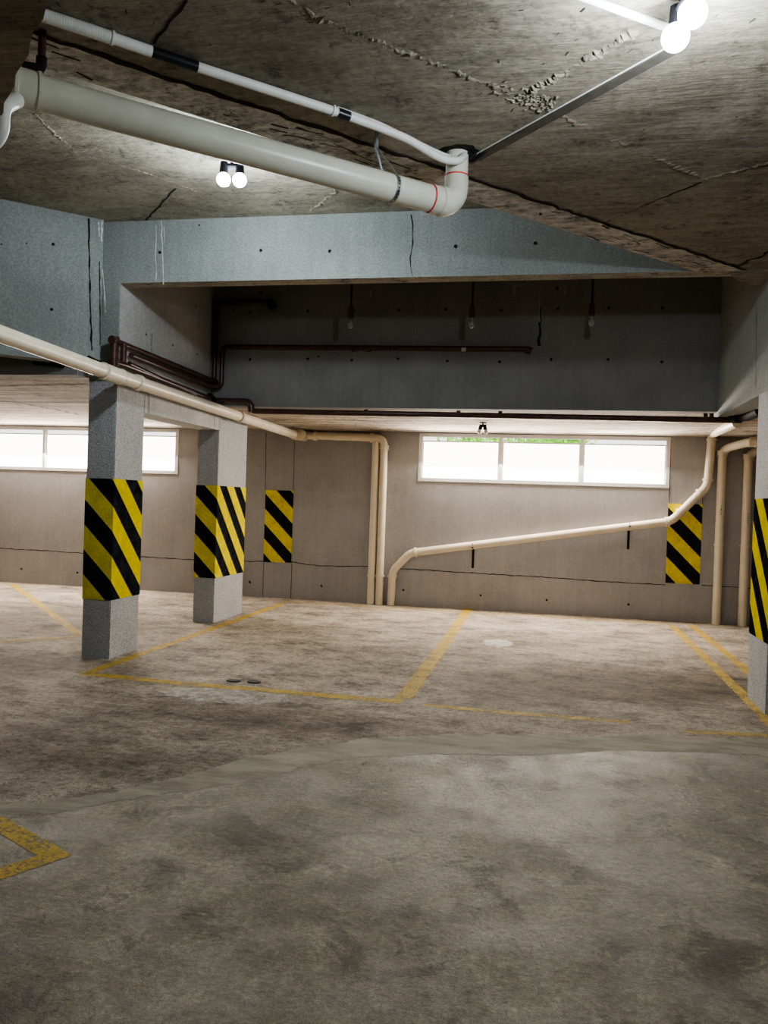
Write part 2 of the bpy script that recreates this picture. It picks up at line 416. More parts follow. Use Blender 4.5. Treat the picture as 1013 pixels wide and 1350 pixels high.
# diagonal lower slab (the underside of the ramp landing) with its rough edge band
e0, e1 = at(161, 121, 2, ZA), at(670, 280, 2, ZA)
ed = (e1-e0); ed.z = 0; ed.normalize(); en = Vector((ed.y, -ed.x, 0))          # en points towards the slab
def along(p, axis, val): return p + ed*((val-p[axis])/ed[axis])
pa, pb = along(e0, 0, X0), along(e0, 1, YF)
if pa.y < Y0: pa = along(e0, 1, Y0)
bandw = .27
qa, qb = along(e0+en*bandw, 1, Y0), along(e0+en*bandw, 1, YF)
bm = bmesh.new()
prism(bm, [(qa.x, qa.y), (qb.x, qb.y), (X1, YF), (X1, Y0)], ZA, ZC, 0)
onA = lambda u, v: at(u, v, 2, ZA)
ridges = [([onA(375, -5), onA(430, 30), onA(500, 55), onA(560, 78), onA(625, 103), onA(690, 128)], .045, .020),
          ([onA(690, 128), onA(720, 142), onA(800, 180), onA(870, 210), onA(930, 236)], .04, .014),
          ([onA(845, 38), onA(790, 70), onA(740, 98), onA(690, 128)], .055, .028),
          ([onA(930, 236), onA(970, 225), onA(1020, 213)], .03, .014),
          ([onA(930, 236), onA(870, 262), onA(805, 290)], .018, .010)]
for i, (pts, w_, h_) in enumerate(ridges): fin(bm, pts, ZA, w_, h_, 0, 20+i)
for s_ in range(70):
    u = random.gauss(700, 20); v = 118+(u-650)*.25+random.gauss(0, 6)
    p = onA(u, v); q = p + ed*random.uniform(.01, .05)+en*random.uniform(-.02,.02)
    fin(bm, [p, q], ZA, .022, .018, 0, 60+s_)
strip(bm, 2, ZA-.002, [onA(248, 0), onA(225, 28), onA(201, 57)], .014, 1)
strip(bm, 2, ZA-.002, [onA(975, 350), onA(990, 343), onA(1013, 333), onA(1040, 322)], .03, 1, .5)
strip(bm, 2, ZA-.002, [onA(800, 292), onA(870, 262), onA(925, 240)], .012, 1)
for k in range(110):
    u, v = random.uniform(60, 1010), random.uniform(0, 330)
    if v < 40+.32*(u-64)-12:
        p = onA(u, v); L_ = random.uniform(.01, .035)
        strip(bm, 2, ZA-.002, [p, p+Vector((en.x, en.y, 0))*random.choice((-1, 1))*L_+ed*random.uniform(-.02, .02)], random.uniform(.002, .005), 1, .5)
# hole where the drain and conduits pass
hc = Vector((-.535, 4.40, ZA)); vs = [bm.verts.new((hc.x+.11*math.cos(a)*random.uniform(.85, 1.15), hc.y+.09*math.sin(a)*random.uniform(.85, 1.15), ZA-.002)) for a in [2*math.pi*k/16 for k in range(16)]]
bm.faces.new(vs).material_index = 1
struct('ceiling_slab', bm, [M['slab'], M['mark']])
bm = bmesh.new()
prism(bm, [(pa.x, pa.y), (pb.x, pb.y), (qb.x-.012, qb.y), (qa.x-.012, qa.y)], ZA-.004, ZC, 0)
k0 = e0+en*(bandw-.0); a_ = along(k0, 1, 2.0); b_ = along(k0, 1, YF-.02)
strip(bm, 2, ZA-.0055, [a_, b_], .030, 1, .3)
for k in range(60):
    s_ = random.uniform(.0, 6.6); p = e0 + ed*(s_-.8) + en*random.uniform(.03, .24)
    if p.y < YF-.15:
        strip(bm, 2, ZA-.0055, [p, p+ed*random.uniform(.03, .16)+en*random.uniform(-.03, .03)], random.uniform(.004, .014), 1, .6)
struct('ceiling_slab_edge', bm, [M['slab_edge'], M['mark']])
# small corner of slab running past the beam into the right side
bm = prism(bmesh.new(), [(1.30, YF), (XR, YF), (XR, 7.32), (1.40, 7.02)], ZA-.01, ZC, 0)
struct('ceiling_slab_corner', bm, M['slab'])

# front beam
bm = bmesh.new(); YB = YF+.17; XB0 = XS
box(bm, (XB0, YF, ZA), (XR, YB, ZC)); box(bm, (-4.115, YF, 2.5), (XB0, YF+.02, ZC))
bm.faces.ensure_lookup_table()
for f in bm.faces:
    if abs(f.calc_center_median().z-ZA) < .001: f.material_index = 3
for u, v in [(344, 330), (435, 331), (601, 325), (706, 321), (211, 333), (263, 297)]:
    decal(bm, 1, YF-.002, at(u, v, 1, YF), .015 if u != 263 else .008, 1)
strip(bm, 1, YF-.002, [at(543, 283, 1, YF), at(544, 310, 1, YF), at(542, 340, 1, YF), at(543, 364, 1, YF)], .007, 1, .9)
for pl in ([(206, 296), (206, 370)], [(213, 291), (214, 320), (216, 345), (216, 375)], [(217, 300), (217, 320)]):
    strip(bm, 1, YF-.003, [at(u, v, 1, YF) for u, v in pl], .007, 2, .6)
for pl in ([(131, 292), (131, 330)], [(135, 292), (135, 312)]):
    pass
struct('front_beam', bm, [M['beam'], M['mark'], M['lime'], M['sill']])

# skew beam on the left
sk0 = Vector((-3.98, 6.743, 0)); sd = Vector((-.7262, -.6875, 0)); sn = Vector((-sd.y, sd.x, 0))
if sn.y < 0: sn = -sn
sL = 11.0; sk1 = sk0 + sd*sL; th = .16; ZS = 2.635
poly = [(sk0.x, sk0.y), (sk1.x, sk1.y), ((sk1+sn*th).x, (sk1+sn*th).y), ((sk0+sn*th).x, (sk0+sn*th).y)]
bm = prism(bmesh.new(), poly, ZS, ZC)
def onS(u, v):
    d = RX*((u-W/2)/F) - UP*((v-H/2)/F) + fwd; n = Vector((sn.x, sn.y, 0)); t_ = n.dot(sk0-EYE+Vector((0, 0, 1.5)) - Vector((0, 0, 0)))/n.dot(d) if False else (n.dot(Vector((sk0.x, sk0.y, 0))))/n.dot(d)
    return EYE + d*t_ - n*.0025
def skstrip(pts, w, mi):
    P = []
    for a, b in zip(pts[:-1], pts[1:]):
        for k in range(8): P.append((a[0]+(b[0]-a[0])*k/8, a[1]+(b[1]-a[1])*k/8))
    P.append(pts[-1]); prev = None
    for p in P:
        c = onS(*p) + sd*random.uniform(-.3, .3)*w; hw = w*.5*random.uniform(.5, 1.4)
        a, b = bm.verts.new(c+sd*hw), bm.verts.new(c-sd*hw)
        if prev: bm.faces.new((prev[0], a, b, prev[1])).material_index = mi
        prev = (a, b)
for u, v in [(70, 322), (68, 408), (2, 322), (35, 321)]:
    c = onS(u, v); r_ = .014 if u > 50 else .007
    vs = [bm.verts.new(c+sd*math.cos(a)*r_+Vector((0, 0, math.sin(a)*r_))) for a in [k*.785 for k in range(8)]]
    bm.faces.new(vs).material_index = 1
skstrip([(117, 288), (118, 350), (119, 400), (121, 462)], .014, 1)
skstrip([(130, 293), (131, 312)], .008, 2); skstrip([(134, 292), (134, 318)], .014, 2)
skstrip([(131, 345), (132, 400), (132, 455)], .009, 1); skstrip([(135, 355), (138, 385), (139, 412)], .006, 2)
struct('skew_beam', bm, [M['beam'], M['mark'], M['lime']])

# left continuation beam, side lintel over the two pillars
struct('left_beam', box(bmesh.new(), (X0, 6.62, ZL), (-4.12, YF, ZC)), M['shaded_beam'])
bm = bmesh.new(); P1 = (-4.115, -3.84, 6.8, 7.33); P2 = (-4.10, -3.84, 9.16, 10.09)
box(bm, (-4.115, YF+.02, 2.50), (XS, 7.33, ZC)); box(bm, (-4.115, 7.33, 2.28), (XS, 9.16, ZC)); box(bm, (-4.115, 9.16, ZL), (XS, 10.09, ZC))
for u, v in [(193, 441), (228, 455), (260, 467), (259, 403)]:
    decal(bm, 0, XS+.002, at(u, v, 0, XS+.002), .014, 1)
for pl in ([(200, 440), (200, 470)], [(196.5, 520), (196.5, 545)], [(283, 548), (283.5, 562)]):
    strip(bm, 0, XS+.002, [at(u, v, 0, XS+.002) for u, v in pl], .008, 1)
struct('side_lintel', bm, [M['lintel'], M['mark']])

# rear downstand, recess shade put into its paint
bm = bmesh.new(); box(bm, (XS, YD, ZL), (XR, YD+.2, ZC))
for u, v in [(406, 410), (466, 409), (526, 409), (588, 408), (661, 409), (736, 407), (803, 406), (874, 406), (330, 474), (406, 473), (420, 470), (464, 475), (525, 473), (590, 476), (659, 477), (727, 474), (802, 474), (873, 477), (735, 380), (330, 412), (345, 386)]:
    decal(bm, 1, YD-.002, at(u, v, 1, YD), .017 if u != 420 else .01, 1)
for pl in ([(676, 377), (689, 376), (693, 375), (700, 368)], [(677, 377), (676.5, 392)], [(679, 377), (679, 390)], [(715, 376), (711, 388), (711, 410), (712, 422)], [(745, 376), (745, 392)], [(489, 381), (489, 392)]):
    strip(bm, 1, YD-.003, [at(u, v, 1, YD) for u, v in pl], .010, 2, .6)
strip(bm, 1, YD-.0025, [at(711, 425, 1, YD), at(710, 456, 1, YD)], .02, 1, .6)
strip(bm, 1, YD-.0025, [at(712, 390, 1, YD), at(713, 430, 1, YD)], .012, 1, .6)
struct('rear_beam', bm, [M['shaded_beam'], M['mark'], M['lime_dull']])

# right side beam over the right pillar
bm = bmesh.new(); box(bm, (XR, 6.3, 2.47), (XR+.3, YD+.2, ZC))
decal(bm, 0, XR-.002, at(964, 427, 0, XR-.002), .016, 1)
strip(bm, 0, XR-.002, [at(998, 400, 0, XR-.002), at(997, 512, 0, XR-.002)], .008, 1)
struct('right_beam', bm, [M['beam'], M['mark']])
struct('right_partition', box(bmesh.new(), (XR+.3, 6.62, ZL), (X1, YF, ZC)), M['shaded_beam'])

# low ceilings
bm = bmesh.new()
box(bm, (XS, YD+.2, ZL), (XR, YW, ZC-.8)); box(bm, (XR, YD+.2, ZL), (X1, YW, ZC-.8)); box(bm, (XR+.3, YF, ZL), (X1, YD+.2, ZC-.8))
box(bm, (-4.115, 10.09, ZL), (XS, YW, ZC-.8))
for pl, w_ in (([(395, 545.5), (440, 546), (480, 545)], .05), ([(440, 553), (475, 554), (482, 554)], .06), ([(345, 552), (380, 553)], .04)):
    strip(bm, 2, ZL-.002, [at(u, v, 2, ZL) for u, v in pl], w_, 1, .7)
struct('ceiling_low', bm, [M['low'], M['hair']])
bm = bmesh.new(); box(bm, (X0, YF, ZL), (-4.115, YW, ZC-.8))
for pl, w_ in (([(0, 508.5), (113, 506.5)], .03), ([(0, 529), (60, 530.5), (112, 530)], .04), ([(20, 530), (70, 539), (112, 548)], .05)):
    strip(bm, 2, ZL-.002, [at(u, v, 2, ZL) for u, v in pl], w_, 1, .5)
struct('ceiling_low_left', bm, [M['low'], M['hair']])

# near beam that crosses the upper left corner
c0, c1 = at(64, 0, 2, 2.9), at(0, 154, 2, 2.9); cd = (c1-c0); cd.z = 0; cd.normalize(); cn = Vector((-cd.y, cd.x, 0))
if cn.dot(Vector((-1, -1, 0))) < 0: cn = -cn
bm = bmesh.new(); n_ = 60; rows = []
pA, pB = c0-cd*1.6, c1+cd*2.4
for i in range(n_+1):
    p = pA.lerp(pB, i/n_); j = cn*random.uniform(-.008, .008)
    rows.append([bm.verts.new(q) for q in ((*(p+j).xy, 2.9), (*(p+cn*.45).xy, 2.9), (*(p+cn*.45).xy, ZA), (*p.xy, ZA))])
for a, b in zip(rows[:-1], rows[1:]):
    for k in range(4): bm.faces.new((a[k], a[(k+1) % 4], b[(k+1) % 4], b[k]))
bm.faces.new(rows[0]); bm.faces.new(rows[-1])
struct('near_beam', bm, M['slab'])

# windows
for wi, (a, b, z0, z1) in enumerate(WIN):
    e = bpy.data.objects.new('window_%d' % (wi+1), None); col.objects.link(e); e.location = ((a+b)/2, YW, z0); e['kind'] = 'structure'
    fw = .05; y0, y1 = YW-.012, YW+.05
    bm = bmesh.new()
    box(bm, (a, y0, z0), (b, y1, z0+fw)); box(bm, (a, y0, z1-fw), (b, y1, z1)); box(bm, (a, y0, z0+fw), (a+fw, y1, z1-fw)); box(bm, (b-fw, y0, z0+fw), (b, y1, z1-fw))
    part('window_frame', bm, M['white'], e, False)
    wd = (b-a-2*fw)/3
    for k in (1, 2):
        x = a+fw+wd*k
        part('mullion', box(bmesh.new(), (x-.024, y0+.004, z0+fw), (x+.024, y1, z1-fw)), M['white'], e, False)
    for k in range(3):
        xa = a+fw+wd*k+(.024 if k else 0); xb = a+fw+wd*(k+1)-(.024 if k < 2 else 0)
        zt = z1-fw-.062
        s_ = part('sash', box(box(box(bmesh.new(), (xa, y0+.02, zt-.012), (xb, y1, zt+.006)), (xa, y0+.03, z0+fw), (xa+.016, y1, zt-.012)), (xb-.016, y0+.03, z0+fw), (xb, y1, zt-.012)), M['white'], e, False)
        part('frosted_pane', box(bmesh.new(), (xa+.016, y1-.022, z0+fw), (xb-.016, y1-.014, zt-.012)), M['frost'], s_, False)
        part('clear_pane', box(bmesh.new(), (xa, y1-.02, zt+.006), (xb, y1-.014, z1-fw)), M['glass'], e, False)

# ================================================================= PILLARS
def band_mesh(x0, x1, y0, y1, z0, z1, order):
    """thin shell with UV = (metres round, metres down from the top)"""
    bm = bmesh.new(); uv = bm.loops.layers.uv.new('UVMap'); s = 0
    t_ = .004; c = {'FL': (x0-t_, y0-t_), 'FR': (x1+t_, y0-t_), 'BR': (x1+t_, y1+t_), 'BL': (x0-t_, y1+t_)}
    for a, b in zip(order[:-1], order[1:]):
        p, q = Vector(c[a]), Vector(c[b]); L = (q-p).length
        vs = [bm.verts.new((*p, z0)), bm.verts.new((*q, z0)), bm.verts.new((*q, z1)), bm.verts.new((*p, z1))]
        f = bm.faces.new(vs)
        for lp, (uu, vv) in zip(f.loops, ((s, z1-z0), (s+L, z1-z0), (s+L, 0), (s, 0))): lp[uv].uv = (uu, vv)
        s += L
    # top and bottom rims
    return bm
def chipped(bm, x0, x1, y0, y1, h, seed):
    """pillar shaft with slightly worn foot"""
    bmesh.ops.bevel(bm, geom=[e for e in bm.edges if abs(e.verts[0].co.z-e.verts[1].co.z) > .5], offset=.008, segments=2, affect='EDGES')
    return bm
def pillar(label, x0, x1, y0, y1, h, off, order, z0=.53, z1=1.625):
    e = thing('pillar', label, 'pillar', ((x0+x1)/2, (y0+y1)/2, 0), 'striped concrete pillars')
    part('shaft', chipped(box(bmesh.new(), (x0, y0, 0), (x1, y1, h)), x0, x1, y0, y1, h, 1), M['pillar'], e, False)
    bm = band_mesh(x0, x1, y0, y1, z0, z1, order)
    base = e.location
    bmesh.ops.translate(bm, verts=bm.verts, vec=-base)
    me = bpy.data.meshes.new('hazard_band'); bm.to_mesh(me); bm.free()
    o = bpy.data.objects.new('hazard_band', me); col.objects.link(o); o.parent = e
    me.materials.append(hazard('hazard_stripes_%d' % int(off*1000+x0*10), off)); o['label'] = 'band of diagonal yellow and black stripes'
    return e
pillar('grey striped-band pillar, closer of the two at left, under the brown pipe elbow', *P1, 2.28+.22, .12, ['BL', 'FL', 'FR', 'BR', 'BL'][0:5])
pillar('grey striped-band pillar, farther of the two at left, near the back wall', *P2, ZL, .37, ['BL', 'FL', 'FR', 'BR', 'BL'])
pillar('grey striped-band pillar cut by the right edge, in front of the vertical pipes', XR, XR+.3, 6.62, 7.2, 2.47, .13, ['BR', 'BL', 'FL', 'FR', 'BR'])

def panel(label, x0, x1, z0, z1, off):
    bm = bmesh.new(); uv = bm.loops.layers.uv.new('UVMap')
    box(bm, (x0, YW-.006, z0), (x1, YW, z1))
    for f in bm.faces:
        for lp in f.loops: lp[uv].uv = (lp.vert.co.x-x0, z1-lp.vert.co.z)
    c = Vector(((x0+x1)/2, YW, z0)); bmesh.ops.translate(bm, verts=bm.verts, vec=-c)
    me = bpy.data.meshes.new('hazard_panel'); bm.to_mesh(me); bm.free()
    o = bpy.data.objects.new('hazard_panel', me); col.objects.link(o); o.location = c; me.materials.append(hazard('panel_stripes_%d' % int(100+x0*10), off))
    tag(o, label, 'hazard sign', 'striped panels on the back wall')
panel('yellow and black striped panel on the back wall left of the paired drain pipes', -4.19, -3.75, .54, 1.62, .17)
panel('yellow and black striped wall panel behind the bent end of the sloping pipe', 1.61, 2.055, .52, 1.61, .17)

# ================================================================= PIPES
def pipe_thing(name, label, cat, paths, r, mat, couplings=(), group=None, part_name='pipe', bend=.12, rc=None, seg=20):
    p0 = Vector(paths[0][0]); e = thing(name, label, cat, (p0.x, p0.y, 0 if p0.z < .02 else p0.z), group)
    for pts in paths: part(part_name, tube(bmesh.new(), rounded(pts, bend), r, seg), mat, e)
    for p, d, L in couplings: part('coupling', ring_on(bmesh.new(), p, d, (rc or r*1.2), L), mat, e)
    return e
YP = YW-.075
def W_(u, v, y=YP): return at(u, v, 1, y)
def vert(u, v): p = at(u, v, 2, 0); return p
# the pair left of the window
a = Vector((-2.50, YP, 0)); b = Vector((-2.375, YP, 0)); zt = 2.42
tee = Vector((-3.63, YP, 2.44))
pipe_thing('drain_pipe', 'cream vertical drain pipe, left one of the pair rising to the tee', 'pipe', [[a, (a.x, YP, 2.375)]], .052, M['pvc'],
           [((a.x, YP, .42), (0, 0, 1), .02)], 'vertical drain pipes on the back wall')
e = pipe_thing('drain_pipe', 'cream drain pipe from the round tee end along the ceiling and down to the floor', 'pipe', [[b, (b.x, YP, 2.425), (tee.x, YP, 2.445)]], .056, M['pvc'],
           [((b.x, YP, .42), (0, 0, 1), .02), ((b.x, YP, 2.29), (0, 0, 1), .06), ((-2.56, YP, 2.428), (1, 0, 0), .05), ((-3.42, YP, 2.44), (1, 0, 0), .05)], 'vertical drain pipes on the back wall', bend=.13)
# long collector pipe on the left
lp = [at(0, 440, 0, -3.71), at(150, 494, 0, -3.71), at(388, 574, 0, -3.66)]
far_ = Vector((-3.68, YP-.06, 2.435)); d_ = (lp[1]-lp[0]).normalized(); st_ = lp[0]-d_*2.6
dd = (far_-lp[1]).normalized()
e = pipe_thing('collector_pipe', 'long cream drain pipe running back past the left pillars to the back wall', 'pipe', [[st_, lp[1], far_]], .06, M['pvc'],
           [(lp[1]-d_*.03, d_, .30), (lp[1]+dd*.42, dd, .06), (lp[1]+dd*2.9, dd, .05), (far_-dd*.12, dd, .1)], rc=.07)
part('end_cap', tube(bmesh.new(), [(-3.60, YP-.15, 2.44), (-3.60, YP+.02, 2.44)], .080, 28), M['pvc'], e)
part('end_cap', tube(bmesh.new(), [(-3.60, YP-.19, 2.44), (-3.60, YP-.185, 2.44), (-3.60, YP-.15, 2.44)], [.078, .086, .086], 28), M['pvc'], e)
for u in (76, 176): pass
# sloping pipe
q = [vert(516, 797)]; x_ = W_(516, 797).x; x_ = -2.20
q = [(x_, YP, 0), (-2.185, YP, W_(518, 752).z), W_(541, 729), W_(885, 687.5), W_(933, 641), (2.13, YP, W_(940, 572).z), ]
q = [Vector(p) for p in q]; q[3].z = W_(885, 687.5).z
mid = q[2].lerp(q[3], .5)
top = at(973, 557, 2, 2.455)
pipe_thing('sloping_drain_pipe', 'cream drain pipe sloping across the back wall under the window, bent at both ends', 'pipe', [[*q, top]], .056, M['pvc'],
           [((x_+.008, YP, .42), (0, 0, 1), .02), (q[2]+(q[3]-q[2]).normalized()*.08, q[3]-q[2], .03), (q[3]-(q[3]-q[2]).normalized()*.05, q[3]-q[2], .05), (q[3].lerp(q[4], .25), q[4]-q[3], .03), (q[4].lerp(q[3], .2), q[4]-q[3], .03), (q[4].lerp(q[5], .12), q[5]-q[4], .03), (q[5]-Vector((0, 0, .08)), (0, 0, 1), .03)], bend=.085)
# right vertical pair
def print_mark(par, x, z):
    rr = random.Random(int(z*100)); bm = bmesh.new()
    for k in range(5):
        zz = z+k*.028; w_ = rr.uniform(.004, .009)
        box(bm, (x-w_, YP-.0575, zz), (x+w_, YP-.054, zz+rr.uniform(.008, .02)))
    o = part('faded_print', bm, M['hair'], par, False); o['label'] = 'faded dark print running up the pipe'
x4, x5 = 2.27, 2.60
p4 = [Vector((x4, YP, 0)), Vector((x4, YP, 2.36)), Vector((2.33, YP-.95, 2.40)), Vector((3.2, YP-1.3, 2.42))]
e = pipe_thing('drain_pipe', 'cream vertical pipe with top elbow, left of two by the right pillar', 'pipe', [[p4[0], p4[1], (x4+.27, YP-.28, 2.44), (3.4, YP-.5, 2.46)]], .056, M['pvc'],
           [((x4, YP, 1.07), (0, 0, 1), .02), ((x4, YP, 2.30), (0, 0, 1), .08), ((x4+.31, YP-.29, 2.44), (.9, -.2, 0), .09)], 'vertical drain pipes on the back wall')
print_mark(e, x4, 1.48)
e = pipe_thing('drain_pipe', 'cream vertical pipe with top elbow, right of two by the right pillar', 'pipe', [[(x5, YP, 0), (x5, YP, 2.32), (x5+.5, YP-.2, 2.45), (3.5, YP-.25, 2.45)]], .056, M['pvc'],
           [((x5, YP, 1.07), (0, 0, 1), .02), ((x5, YP, 2.26), (0, 0, 1), .08)], 'vertical drain pipes on the back wall')
print_mark(e, x5+.012, 1.38)
# wall clips under the sloping pipe
for lab, u, v0, v1 in (('black strap bracket under the left part of the sloping pipe', 624.5, 720, 749), ('black strap bracket under the right part of the sloping pipe', 829.5, 692, 724)):
    p, q_ = at(u, v0, 1, YW), at(u, v1, 1, YW)
    e = thing('pipe_bracket', lab, 'bracket', (p.x, YW, q_.z), 'black brackets on the back wall')
    bm = bevel(box(bmesh.new(), (p.x-.016, YW-.016, q_.z), (p.x+.016, YW, p.z)), .004, 1); part('rail', bm, M['black'], e, False)
    z_ = p.z
    part('arm', box(bmesh.new(), (p.x-.012, YW-.15, z_-.025), (p.x+.012, YW, z_-.008)), M['black'], e, False)
    part('clamp', tube(bmesh.new(), [(p.x, YP-.06, z_-.02), (p.x, YP-.062, z_+.05)], .006, 8), M['steel'], e)

# main overhead drain
ZP = 3.10
pm0, pm1 = at(100, 136, 2, ZP), at(601, 271, 2, ZP); md = (pm1-pm0); md.z = 0; md.normalize()
R1, R2 = .070, .060
e = thing('overhead_drain_pipe', 'thick pale drain pipe slung diagonally under the ceiling with an upturned elbow', 'pipe', pm0)
jt = pm1-md*.17
part('pipe', tube(bmesh.new(), [pm0-md*.9, jt], R1, 32), M['pvc_main'], e)
part('coupling', ring_on(bmesh.new(), pm0-md*.19, md, R1*1.10, .10, .005, 32), M['pvc_main'], e)
part('coupling', ring_on(bmesh.new(), pm0-md*.31, md, R1*1.15, .11, .005, 32), M['pvc_main'], e)
def elbow_pts():
    c = pm1
    return [c-md*.17, c-md*.10] + [c-md*.10*(1-math.sin(a)) + Vector((0, 0, .10*(1-math.cos(a)))) for a in [math.pi/2*k/9 for k in range(1, 10)]] + [c+Vector((0, 0, .15))]
ep = elbow_pts(); el_ = part('elbow', tube(bmesh.new(), ep, [R1*1.07]*2+[R1*1.07-(R1*1.07-R2*1.06)*k/9 for k in range(1, 10)]+[R2*1.06], 32), M['pvc_main'], e)
part('elbow_lip', tube(bmesh.new(), [pm1-md*.115, pm1-md*.09], R1*1.13, 32), M['pvc_main'], el_)
part('riser', tube(bmesh.new(), [pm1+Vector((0, 0, .14)), (pm1.x, pm1.y, ZA)], R2, 32), M['pvc_main'], e)
for c_, d_, r_ in ((jt-md*.005, md, R1*1.02), (pm1+Vector((0, 0, .155)), Vector((0, 0, 1)), R2*1.03)):
    o = part('red_ring', tube(bmesh.new(), [c_-d_*.003, c_+d_*.003], r_+.002, 32), M['red'], e); o['label'] = 'red ring at the pipe joint'
# hanger strap
hp = at(514, 250, 2, ZP); tt = pm0 + md*((hp-pm0).dot(md)); s_ = Vector((-md.y, md.x, 0))
e = thing('hanger_strap', 'perforated steel strap looped round the thick drain pipe', 'strap', tt)
def ribbon(pts, wdir, w, th=.0015):
    bm = bmesh.new(); prev = None
    for i, p in enumerate(pts):
        wv = wdir[i] if isinstance(wdir, list) else wdir
        r_ = [bm.verts.new(p+wv*w/2), bm.verts.new(p-wv*w/2)]
        if prev: bm.faces.new((prev[0], r_[0], r_[1], prev[1]))
        prev = r_
    bmesh.ops.solidify(bm, geom=bm.faces[:], thickness=th); return bm
loop = [tt + s_*math.sin(a)*(R1+.004) + Vector((0, 0, -math.cos(a)*(R1+.004))) for a in [math.radians(-125+250*k/30) for k in range(31)]]
lp_ = part('loop', ribbon(loop, md, .020), M['steel'], e)
apex = Vector((tt.x, tt.y, ZA)) - md*.10
apl = apex-Vector((0, 0, .10))
part('strand', ribbon([loop[0], apl-s_*.008, apex-s_*.006], md, .016), M['steel'], e, False)
part('strand', ribbon([loop[-1], apl+s_*.008, apex+s_*.006], md, .016), M['steel'], e, False)
for k in range(14):
    pass
bm = bmesh.new()
for a in [math.radians(-115+230*k/18) for k in range(19)]:
    c_ = tt + s_*math.sin(a)*(R1+.0068) + Vector((0, 0, -math.cos(a)*(R1+.0068))); n_ = (c_-tt).normalized()
    w1 = md.cross(n_)
    bm.faces.new([bm.verts.new(c_+md*math.cos(b_)*.004+w1*math.sin(b_)*.004) for b_ in [j*math.pi/3 for j in range(6)]])
part('perforations', bm, M['black'], lp_, False)
part('ceiling_nail', tube(bmesh.new(), [apex-Vector((0, 0, .012)), apex], .012, 10), M['black'], e)

# insulated white conduit along the slab
def I_(u, v, z): return at(u, v, 2, z)
zc = ZA-.028
path = [I_(60-60, 4, zc), I_(60, 21, zc), I_(148, 50, zc), I_(200, 68, zc), I_(260, 88, zc), I_(350, 117, zc), I_(445, 148, zc), I_(500, 168, zc-.01), I_(540, 184, zc-.03), I_(570, 203, zc-.06), I_(590, 212, zc-.075), I_(606, 212, zc-.06), I_(612, 205, zc+.0)]
e = thing('insulated_conduit', 'white wrapped hose fixed under the slab, dipping into the hole beside the drain riser', 'hose', path[1])
part('hose_wrapped', tube(bmesh.new(), [path[0]] + path[1:3], .025, 18), M['pvc_white'], e)
part('hose_wrapped', tube(bmesh.new(), path[2:4], .023, 18), M['pvc_white'], e)
part('hose_wrapped', tube(bmesh.new(), [path[4], path[5], path[6]], .021, 18), M['pvc_white'], e)
bm = tube(bmesh.new(), rounded([path[6]+(path[7]-path[6])*.2, *path[7:]], .06, 5), .020, 18); part('hose', bm, M['pvc_white'], e)
ofs = Vector((0, 0, .022)) + s_*.012
part('hose', tube(bmesh.new(), rounded([path[6]+ofs, path[7]+ofs, path[8]+ofs+Vector((0, 0, -.012)), path[9]+ofs*1.2, path[10]+ofs*1.3, (pm1.x-.04, pm1.y+.04, ZA)], .05, 5), .014, 14), M['pvc_white'], e)
o = part('black_tape', tube(bmesh.new(), [path[3], path[4]], .0235, 18), M['tape'], e); o['label'] = 'black tape wrapped round the hose'
o = part('black_tape', tube(bmesh.new(), [path[6], path[6]+(path[7]-path[6])*.28], .0225, 18), M['tape'], e); o['label'] = 'short black tape joint'
bm = bmesh.new()
for i in (0,):
    P0, P1_ = path[1], path[2]; n_ = 26
    for k in range(n_): c_ = P0.lerp(P1_, (k+.5)/n_); tube(bm, [c_-(P1_-P0).normalized()*.003, c_+(P1_-P0).normalized()*.003], .0262, 16)
    part('wrap_ridges', bm, M['pvc_white'], e); bm = bmesh.new()
    P0, P1_ = path[4], path[6]; n_ = 60
    for k in range(n_): c_ = P0.lerp(P1_, (k+.5)/n_); tube(bm, [c_-(P1_-P0).normalized()*.003, c_+(P1_-P0).normalized()*.003], .0217, 14)
part('wrap_ridges', bm, M['pvc_white'], e)
part('clip', tube(bmesh.new(), [path[2]-(path[3]-path[2]).normalized()*.005, path[2]+(path[3]-path[2]).normalized()*.006], .029, 16), M['pvc_white'], e)
part('clip', tube(bmesh.new(), [path[6]-(path[7]-path[6]).normalized()*.03, path[6]-(path[7]-path[6]).normalized()*.02], .027, 16), M['pvc_white'], e)

# metal channel on slab
cA, cB = I_(628, 209, ZA-.01), I_(884, 68, ZA-.01); cdir = (cB-cA).normalized(); cs = Vector((-cdir.y, cdir.x, 0))
e = thing('cable_channel', 'dark flat cable channel running from the pipe hole to the twin lamp', 'cable channel', cA)
bm = bmesh.new()
vs = [cA-cs*.028, cB-cs*.028, cB+cs*.028, cA+cs*.028]
lo = [bm.verts.new((v.x, v.y, ZA-.016)) for v in vs]; hi = [bm.verts.new((v.x, v.y, ZA+.006)) for v in vs]
bm.faces.new(lo); bm.faces.new(hi)
for k in range(4): bm.faces.new((lo[k], lo[(k+1) % 4], hi[(k+1) % 4], hi[k]))
part('channel', bm, M['channel'], e, False)
bm = tube(bmesh.new(), [cA-cs*.030+Vector((0, 0, .004)), cB-cs*.030+Vector((0, 0, .004))], .004, 8); part('edge_highlight', bm, M['pvc_white'], e)  # white tube stands in for the lit highlight along the channel edge
# short white conduit at the top
w0, w1 = I_(730, -19, ZA-.012), I_(893, 41, ZA-.012)
e = thing('white_conduit', 'white conduit tube on the slab leading to the twin lamp on the right', 'conduit', w1)
part('tube', tube(bmesh.new(), [w0, w1], .016, 16), M['pvc_white'], e)
